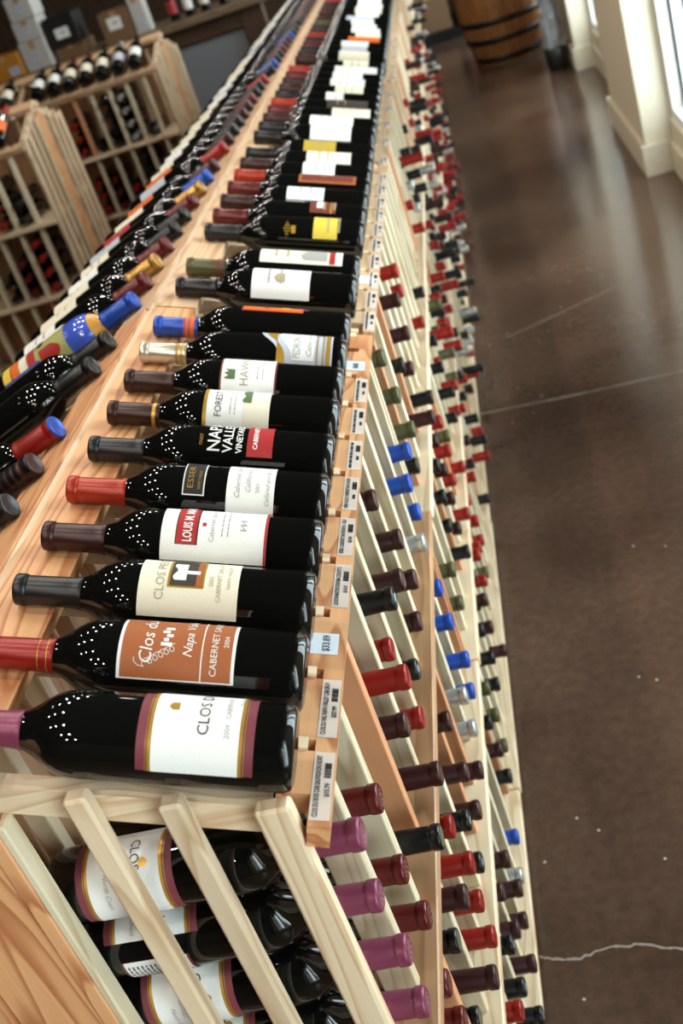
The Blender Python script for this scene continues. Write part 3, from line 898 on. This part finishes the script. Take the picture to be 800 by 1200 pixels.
for (k, ti, X, Z, c) in rows:
    mi = (k - 1) // 10
    yy = .673 + CP * (k - .5)
    yy = .673 + ML * mi + CP * ((k - 1) % 10 + .5)
    jit = rg.uniform(-.004, .004)
    if k == 1: jit = .0045
    if k % 10 == 0: jit = -.0045
    base = (X - .302, yy + jit, Z)
    Mw = frame_matrix(base, Dx, (0, -1, 0), rg.uniform(-3, 3)) @ Matrix.Diagonal((.965, .965, 1, 1))
    if mi >= 3:
        mb = far[c]
        s0 = len(mb.v)
        mb.lathe(PROF[-12:-1], 10, 0); mb.lathe(CAPP[:-1] + [(.302, 0)], 10, 1)
        mb.xf(Mw, s0)
        continue
    up = sum(1 for q in rows if q[0] == k and q[1] == ti and q[3] < Z - .01)
    lab = '%s foil bottle, %s up in column %s, %s tier of %s' % (CAPNAME[c], NTH[up], ('one two three four five six seven eight nine ten'.split())[(k - 1) % 10], TN[ti], UNIT[mi])
    if k == 1:
        n_top = Z > 1.0
        Mw = frame_matrix(base, Dx, (0, -.5, .87) if Z > 1.0 else ((0, .35, .94) if Z > .93 else ((0, -.9, .44) if Z > .86 else (0, -.5, .86)))) @ Matrix.Diagonal((.965, .965, 1, 1))
        lab = ['lowest mauve-foiled bottle stacked behind the slatted rack end', 'mauve-foiled bottle with white front label, third down behind the slatted end',
               'mauve-foiled bottle showing its white back label through the slatted end', 'top mauve-foiled bottle showing its CLOS label through the slatted end'][0 if Z < .85 else 1 if Z < .93 else 2 if Z < 1.0 else 3]
    b = bottle(Mw, c, lab, None, 36 if k == 1 else 24)
    if k <= 8: emblem(b, c)
    if k == 1:
        clos_label(b, 1.2 if .93 < Z < 1.0 else 1.5, dv=.006)
        if .93 < Z < 1.0:
            l = patch(b, .045, .115, 1.75, 3.75, P['paper_mauve'], 'back_label')
            patch(l, .0475, .1125, 1.75, 3.75, P['paper_white'], 'white_panel', .0008)
            print_lines(l, 14, 1.9, 3.6, .109, .0045, .0016, P['black_ink'], .0012, 3)
for c, mb in far.items():
    if mb.v:
        o = mb.build('racked_bottle_rows', [GLASS, CAPS[c]])
        o['kind'] = 'stuff'
        tag(o, 'rows of %s foil bottle necks in the far units of the rack face' % CAPNAME[c], 'wine bottles', None)

# ---- price labels on the strip
plain('price_paper', (226, 206, 192), 0.5)
plain('card_white', (232, 236, 244), 0.45)
s1 = slope(1)
def flat_text(mb_, s, size, y0, u0, fit=None):
    vs, fs = text_geo(s, size, 'LEFT', 0.0, .00018)
    w = max(v[0] for v in vs) - min(v[0] for v in vs)
    k = (fit / w) if fit else 1
    b0 = len(mb_.v)
    mb_.v += [s1(u0 + y, y0 + x * k, .0011) for (x, y, z) in vs]
    for f in fs:
        mb_.f.append(tuple(b0 + i for i in f)); mb_.mi.append(0); mb_.sm.append(False)
def price_label(rack, i, line, price, seed):
    rg = random.Random(seed)
    y0 = slot_y(i) - .040; y1 = slot_y(i) + .042
    p_ = MB().box(.0015, .0195, y0, y1, .0002, .0006, fn=s1).build('price_label', P['price_paper'], rack)
    t = MB()
    if line:
        flat_text(t, line, .0066, y0 + .003, .0125, .074)
    else:
        y = y0 + .004
        while y < y1 - .008:
            w = rg.uniform(.004, .012)
            t.box(.0130, .0165, y, y + w, .0007, .0011, fn=s1); y += w + .0025
    if price:
        flat_text(t, price, .0058, y0 + .027, .0040)
    else:
        t.box(.0045, .008, y0 + .027, y0 + .037, .0007, .0011, fn=s1)
    y = y0 + .050
    while y < y0 + .068:
        w = rg.choice((.0006, .001, .0016))
        t.box(.0035, .0095, y, y + w, .0007, .0011, fn=s1); y += w + rg.choice((.0007, .0011))
    t.build('price_lettering', P['black_ink'], p_)
LINES = {0: ('CLOS DU BOIS CAB SAUVIGNON NORT', '$15.79'), 1: ('CLOS DU VAL NAPA VALLEY CAB SAUV', '$27.99'), 3: ('LOUIS M MARTINI SONOMA COUNTY C', '$16.9'),
         4: ('ESSER CABERNET SAUVIGNON - CALI', '$5.49'), 5: ('NAPA VALLEY CABERNET SAUVIGNON', '')}
for mi in range(0, 4):
    for i in range(10):
        if mi == 0 and i in (2, 9):
            y0 = slot_y(i) - (.020 if i == 2 else .03)
            cd = MB().box(.008, .036, y0, y0 + .034, .0003, .0009, fn=s1).build('price_card', P['card_white'], RACKS[0])
            t = MB()
            if i == 2:
                flat_text(t, '$33.89', .0105, y0 + .004, .017, .026)
            else:
                for q in range(4): t.box(.018, .026, y0 + .007 + q * .005, y0 + .010 + q * .005, .001, .0013, fn=s1)
            t.build('price_lettering', P['black_ink'], cd)
            continue
        if mi == 1 and i == 2:
            cd = MB().box(.010, .036, slot_y(i) - .02, slot_y(i) + .02, .0003, .0009, fn=s1).build('price_card', P['card_white'], RACKS[1])
        ln = LINES.get(i, ('', '')) if mi == 0 else ('', '')
        if mi < 2 or i % 2 == 0:
            price_label(RACKS[mi], i, ln[0], ln[1], i + mi * 10)

# ============================================================ background racks: their bottles
BG = [(TA[0], 9, 'K', 'paper_white'), (TA[0], 8, 'S', 'paper_silver'), (TA[0], 7, 'K', 'paper_cream'), (TA[0], 6, 'D', 'paper_cream'), (TA[0], 5, 'D', 'paper_cream'),
      (TA[0], 4, 'K', 'paper_white'), (TA[0], 3, 'K', 'paper_white'), (TA[0], 1, 'K', 'paper_cream'), (TB[0], 9, 'R', 'paper_orange'), (TB[0], 7, 'K', 'paper_white')]
for (T, i, cap, paper) in BG:
    w = 'rack before the counter' if T in TA else 'bare slatted rack'
    b = bottle(display_M(T, i, 1, .0), cap, '%s foil bottle, %s label, %s from the slatted end of %s' % (CAPNAME[cap], PN[paper], NTH[9 - i], w), None, 24)
    patch(b, .055, .135, -1.4, 1.4, P[paper], n=14)
rg = random.Random(3)
def bg_neck(T, k, ti, q, cap, w):
    base = (-.26 + .26 - .302 + rg.uniform(0, .01), CP * (k + .5), TIERS[ti][0] + .0372 + q * .0752)
    Mw = T @ frame_matrix(base, (1, 0, 0), (0, -1, 0)) @ Matrix.Diagonal((.965, .965, 1, 1))
    bottle(Mw, cap, '%s foil bottle, %s up in column %s, %s tier of %s' % (CAPNAME[cap], NTH[q], ('one two three four five six seven eight nine ten'.split())[9 - k], TN[ti], w), None, 20)
wa, wb = 'rack before the counter', 'bare slatted rack'
for (k, ti, n, cap) in ((4, 0, 3, 'R'), (5, 0, 1, 'K'), (6, 0, 4, 'K'), (7, 0, 4, 'S'), (8, 0, 1, 'K'), (3, 0, 1, 'D'), (4, 1, 3, 'R'), (5, 1, 3, 'D'), (7, 1, 4, 'K'), (8, 1, 3, 'S'), (6, 1, 2, 'R')):
    for q in range(n): bg_neck(TA[0], k, ti, q, cap, wa)
for (k, ti, n, cap) in ((7, 0, 3, 'R'), (8, 0, 2, 'K'), (7, 1, 3, 'D'), (8, 1, 4, 'R'), (6, 1, 2, 'K'), (5, 0, 1, 'M')):
    for q in range(n): bg_neck(TB[0], k, ti, q, cap, wb)

# ============================================================ counter, boxes, barrel
ct = tag(link('bar_counter', None, None, (-3.0, 8.7, 0)), 'dark wooden counter with recessed grey front panel behind the pine racks', 'counter')
board('counter_top', ct, -1.7, 1.72, -.06, .62, 1.10, 1.15, wood('weathered', (120, 100, 76), (84, 66, 50), 'X'), .005)
board('counter_body', ct, -1.65, 1.60, .05, .58, 0, 1.0995, DARKWOOD('Z'), .004)
for x in (-1.5, -.55, .75, 1.5):
    board('counter_post', ct, x, x + .17, 0, .0499, 0, 1.0995, DARKWOOD('Z'), .004)
for a, b_ in ((-1.33, -.55), (-.38, .75), (.92, 1.5)):
    board('top_rail', ct, a, b_, .004, .0499, .98, 1.0995, DARKWOOD('X'), .003)
    q = board('grey_panel', ct, a + .01, b_ - .01, .030, .0495, .16, .97, plain('slate_panel', (136, 140, 146), .5), .002)
    board('panel_bead', ct, a, a + .02, .01, .0299, .16, .97, tan('Z'), .002)
    board('bottom_rail', ct, a, b_, .004, .0499, 0.0, .15, DARKWOOD('X'), .003)
plain('box_white', (196, 192, 186), .7); plain('box_black', (26, 24, 24), .5); plain('cardboard', (126, 94, 64), .8); plain('box_orange', (196, 128, 34), .6)
def carton(x0, x1, y0, z0, h, dep, mat, label, lab=None, labm='paper_white'):
    b = link('carton', None, None, ((x0 + x1) / 2, y0 + dep / 2, z0))
    tag(b, label, 'box')
    hx = (x1 - x0) / 2
    board('box_body', b, -hx, hx, -dep / 2, dep / 2, 0, h - .004, P[mat], .004)
    board('lid_flap', b, -hx, -.002, -dep / 2, dep / 2, h - .0039, h, P[mat], .0005); board('lid_flap', b, .002, hx, -dep / 2, dep / 2, h - .0039, h, P[mat], .0005)
    board('packing_tape', b, -.022, .022, -dep / 2 - .0008, -dep / 2 - .0001, h * .7, h - .004, tan('Z') if mat != 'box_black' else P['gasket_black'], 0)
    if lab:
        a = board('printed_label', b, lab[0] * hx, lab[1] * hx, -dep / 2 - .0022, -dep / 2 - .001, h * lab[2], h * lab[3], P[labm], 0)
        board('label_print', b, (lab[0] * .6 + lab[1] * .4) * hx, (lab[0] * .3 + lab[1] * .7) * hx, -dep / 2 - .0032, -dep / 2 - .0024, h * (lab[2] * .55 + lab[3] * .45), h * (lab[2] * .35 + lab[3] * .65), P['grey_ink'], 0)
    return b
CZ = 1.15
carton(-3.13, -2.93, 8.70, CZ, .205, .26, 'box_white', 'white carton at the bottom of the stack on the counter', (-.4, .4, .3, .6), 'paper_silver')
carton(-3.12, -2.93, 8.71, CZ + .207, .135, .24, 'box_white', 'white carton in the middle of the stack on the counter', (-.3, .4, .3, .7), 'paper_silver')
carton(-3.11, -2.92, 8.71, CZ + .344, .16, .24, 'box_white', 'white carton at the top of the stack on the counter', (-.3, .4, .3, .7), 'paper_silver')
carton(-2.90, -2.66, 8.76, CZ, .09, .26, 'cardboard', 'flat brown carton under the black box on the counter')
carton(-2.91, -2.67, 8.74, CZ + .092, .205, .24, 'box_black', 'black box with a white label on the counter', (-.45, .45, .25, .6))
carton(-2.50, -2.27, 8.72, CZ, .21, .24, 'cardboard', 'brown carton with a white label on the counter', (-.5, .4, .4, .8))
carton(-2.255, -2.15, 8.72, CZ, .30, .14, 'box_white', 'tall narrow white carton on the counter', (-.5, .6, .1, .3), 'paper_silver')
carton(-3.42, -3.15, 8.68, CZ, .17, .26, 'box_orange', 'orange carton at the end of the row on the counter', (.2, .8, .1, .45), 'paper_silver')
for j, (x, cap, pp) in enumerate(((-1.98, 'K', 'paper_red'), (-1.86, 'R', 'paper_white'), (-1.74, 'K', 'paper_cream'), (-1.60, 'K', 'paper_white'), (-1.46, 'Y', 'paper_cream'))):
    b = bottle(Matrix.Translation((x, 8.84, CZ)), cap, 'wine bottle with %s foil and %s label standing on the counter' % (CAPNAME[cap], PN[pp]), None, 20)
    patch(b, .05, .14, -1.2, 1.2, P[pp], n=12)

# oak barrel
br = tag(link('oak_barrel', None, None, (.302, 10.06, 0)), 'brown oak wine barrel with dark iron hoops standing by the windows', 'barrel')
BH = .92
def brad(z): return .262 + .075 * math.sin(math.pi * z / BH)
oak = wood('oak', (168, 112, 64), (112, 68, 36), 'Z', .45)
NS = 22
def stave():
    mb = MB(); nz = 10
    a0, a1 = -math.pi / NS * .985, math.pi / NS * .985
    for i in range(nz + 1):
        z = BH * i / nz; r = brad(z)
        for rr, aa in ((r, a0), (r, a1), (r - .025, a1), (r - .025, a0)):
            mb.v.append((rr * math.cos(aa), rr * math.sin(aa), z))
    for i in range(nz):
        k = i * 4
        for j in range(4):
            mb.f.append((k + j, k + (j + 1) % 4, k + 4 + (j + 1) % 4, k + 4 + j)); mb.mi.append(0); mb.sm.append(False)
    mb.f += [(3, 2, 1, 0), (nz * 4, nz * 4 + 1, nz * 4 + 2, nz * 4 + 3)]; mb.mi += [0, 0]; mb.sm += [False, False]
    return mb.mesh('stave', oak)
sme = stave()
for i in range(NS):
    o = link('stave', sme, br); o.rotation_euler = (0, 0, i * math.tau / NS)
plain('hoop_iron', (44, 42, 42), .45, .6)
for z in (.02, .17, .31, .57, .71, .86):
    pr = [(z, brad(z) + .0005), (z, brad(z) + .004), (z + .042, brad(z + .042) + .004), (z + .042, brad(z + .042) + .0005)]
    MB().lathe(pr, 44).build('hoop', P['hoop_iron'], br)
MB().lathe([(BH - .04, 0), (BH - .04, .236), (BH - .02, .236), (BH - .02, 0)], 32).build('barrel_head', oak, br)

# bin with a crumpled plastic bag between barrel and pier
bn = tag(link('waste_bin', None, None, (.60, 8.93, 0)), 'small black bin with a crumpled grey plastic bag beside the barrel', 'bin')
MB().lathe([(0, 0), (0, .07), (.01, .078), (.16, .086), (.165, .08), (.165, 0)], 24).build('bin_body', plain('bin_black', (20, 20, 22), .4), bn)
rgb_ = random.Random(9)
mb = MB(); nz, na = 12, 20
for i in range(nz + 1):
    z = .16 + .62 * i / nz
    for j in range(na):
        a = j * math.tau / na
        r = (.080 - .02 * math.sin(i / nz * 2.5)) * (1 + .22 * rgb_.uniform(-1, 1))
        mb.v.append((r * math.cos(a), r * math.sin(a), z + rgb_.uniform(-.012, .012)))
for i in range(nz):
    for j in range(na):
        k = i * na
        mb.f.append((k + j, k + (j + 1) % na, k + na + (j + 1) % na, k + na + j)); mb.mi.append(0); mb.sm.append(False)
mb.f.append(tuple(range(nz * na, nz * na + na))); mb.mi.append(0); mb.sm.append(False)
mb.build('plastic_bag', plain('bag_grey', (150, 152, 158), .18), bn)

# low platform with cartons past the end of the island
pf = MB().box(-1.3, .55, 11.75, 12.7, 0, .10).build('display_plinth', P['bin_black'])
tag(pf, 'low black plinth under the cartons at the far wall', 'plinth')
carton(-.46, -.10, 11.8, .10, .42, .4, 'cardboard', 'tan carton on the black plinth past the island end')
carton(-.02, .22, 11.8, .10, .42, .35, 'paper_maroon', 'dark red carton on the black plinth past the island end')

# ---- look-alikes share a label: give them a common group
by = {}
for o in bpy.data.objects:
    if o.parent is None and 'label' in o.keys():
        by.setdefault(o['label'], []).append(o)
for lab, os_ in by.items():
    if len(os_) > 1:
        for o in os_: o['group'] = lab
for o in bpy.data.objects:
    if o.parent is None and o.name.startswith('wine_bottle') and 'group' not in o.keys():
        s_ = o['label']
        o['group'] = ('bottles racked neck-out in the units' if ' up in column' in s_ or 'slatted end' in s_ and 'mauve' in s_ else 'bottles on the counter' if 'counter' in s_ and 'standing' in s_ else 'bottles lying on the sloping displays')
    if o.parent is None and o.name.startswith('carton'):
        o['group'] = 'shipping cartons'
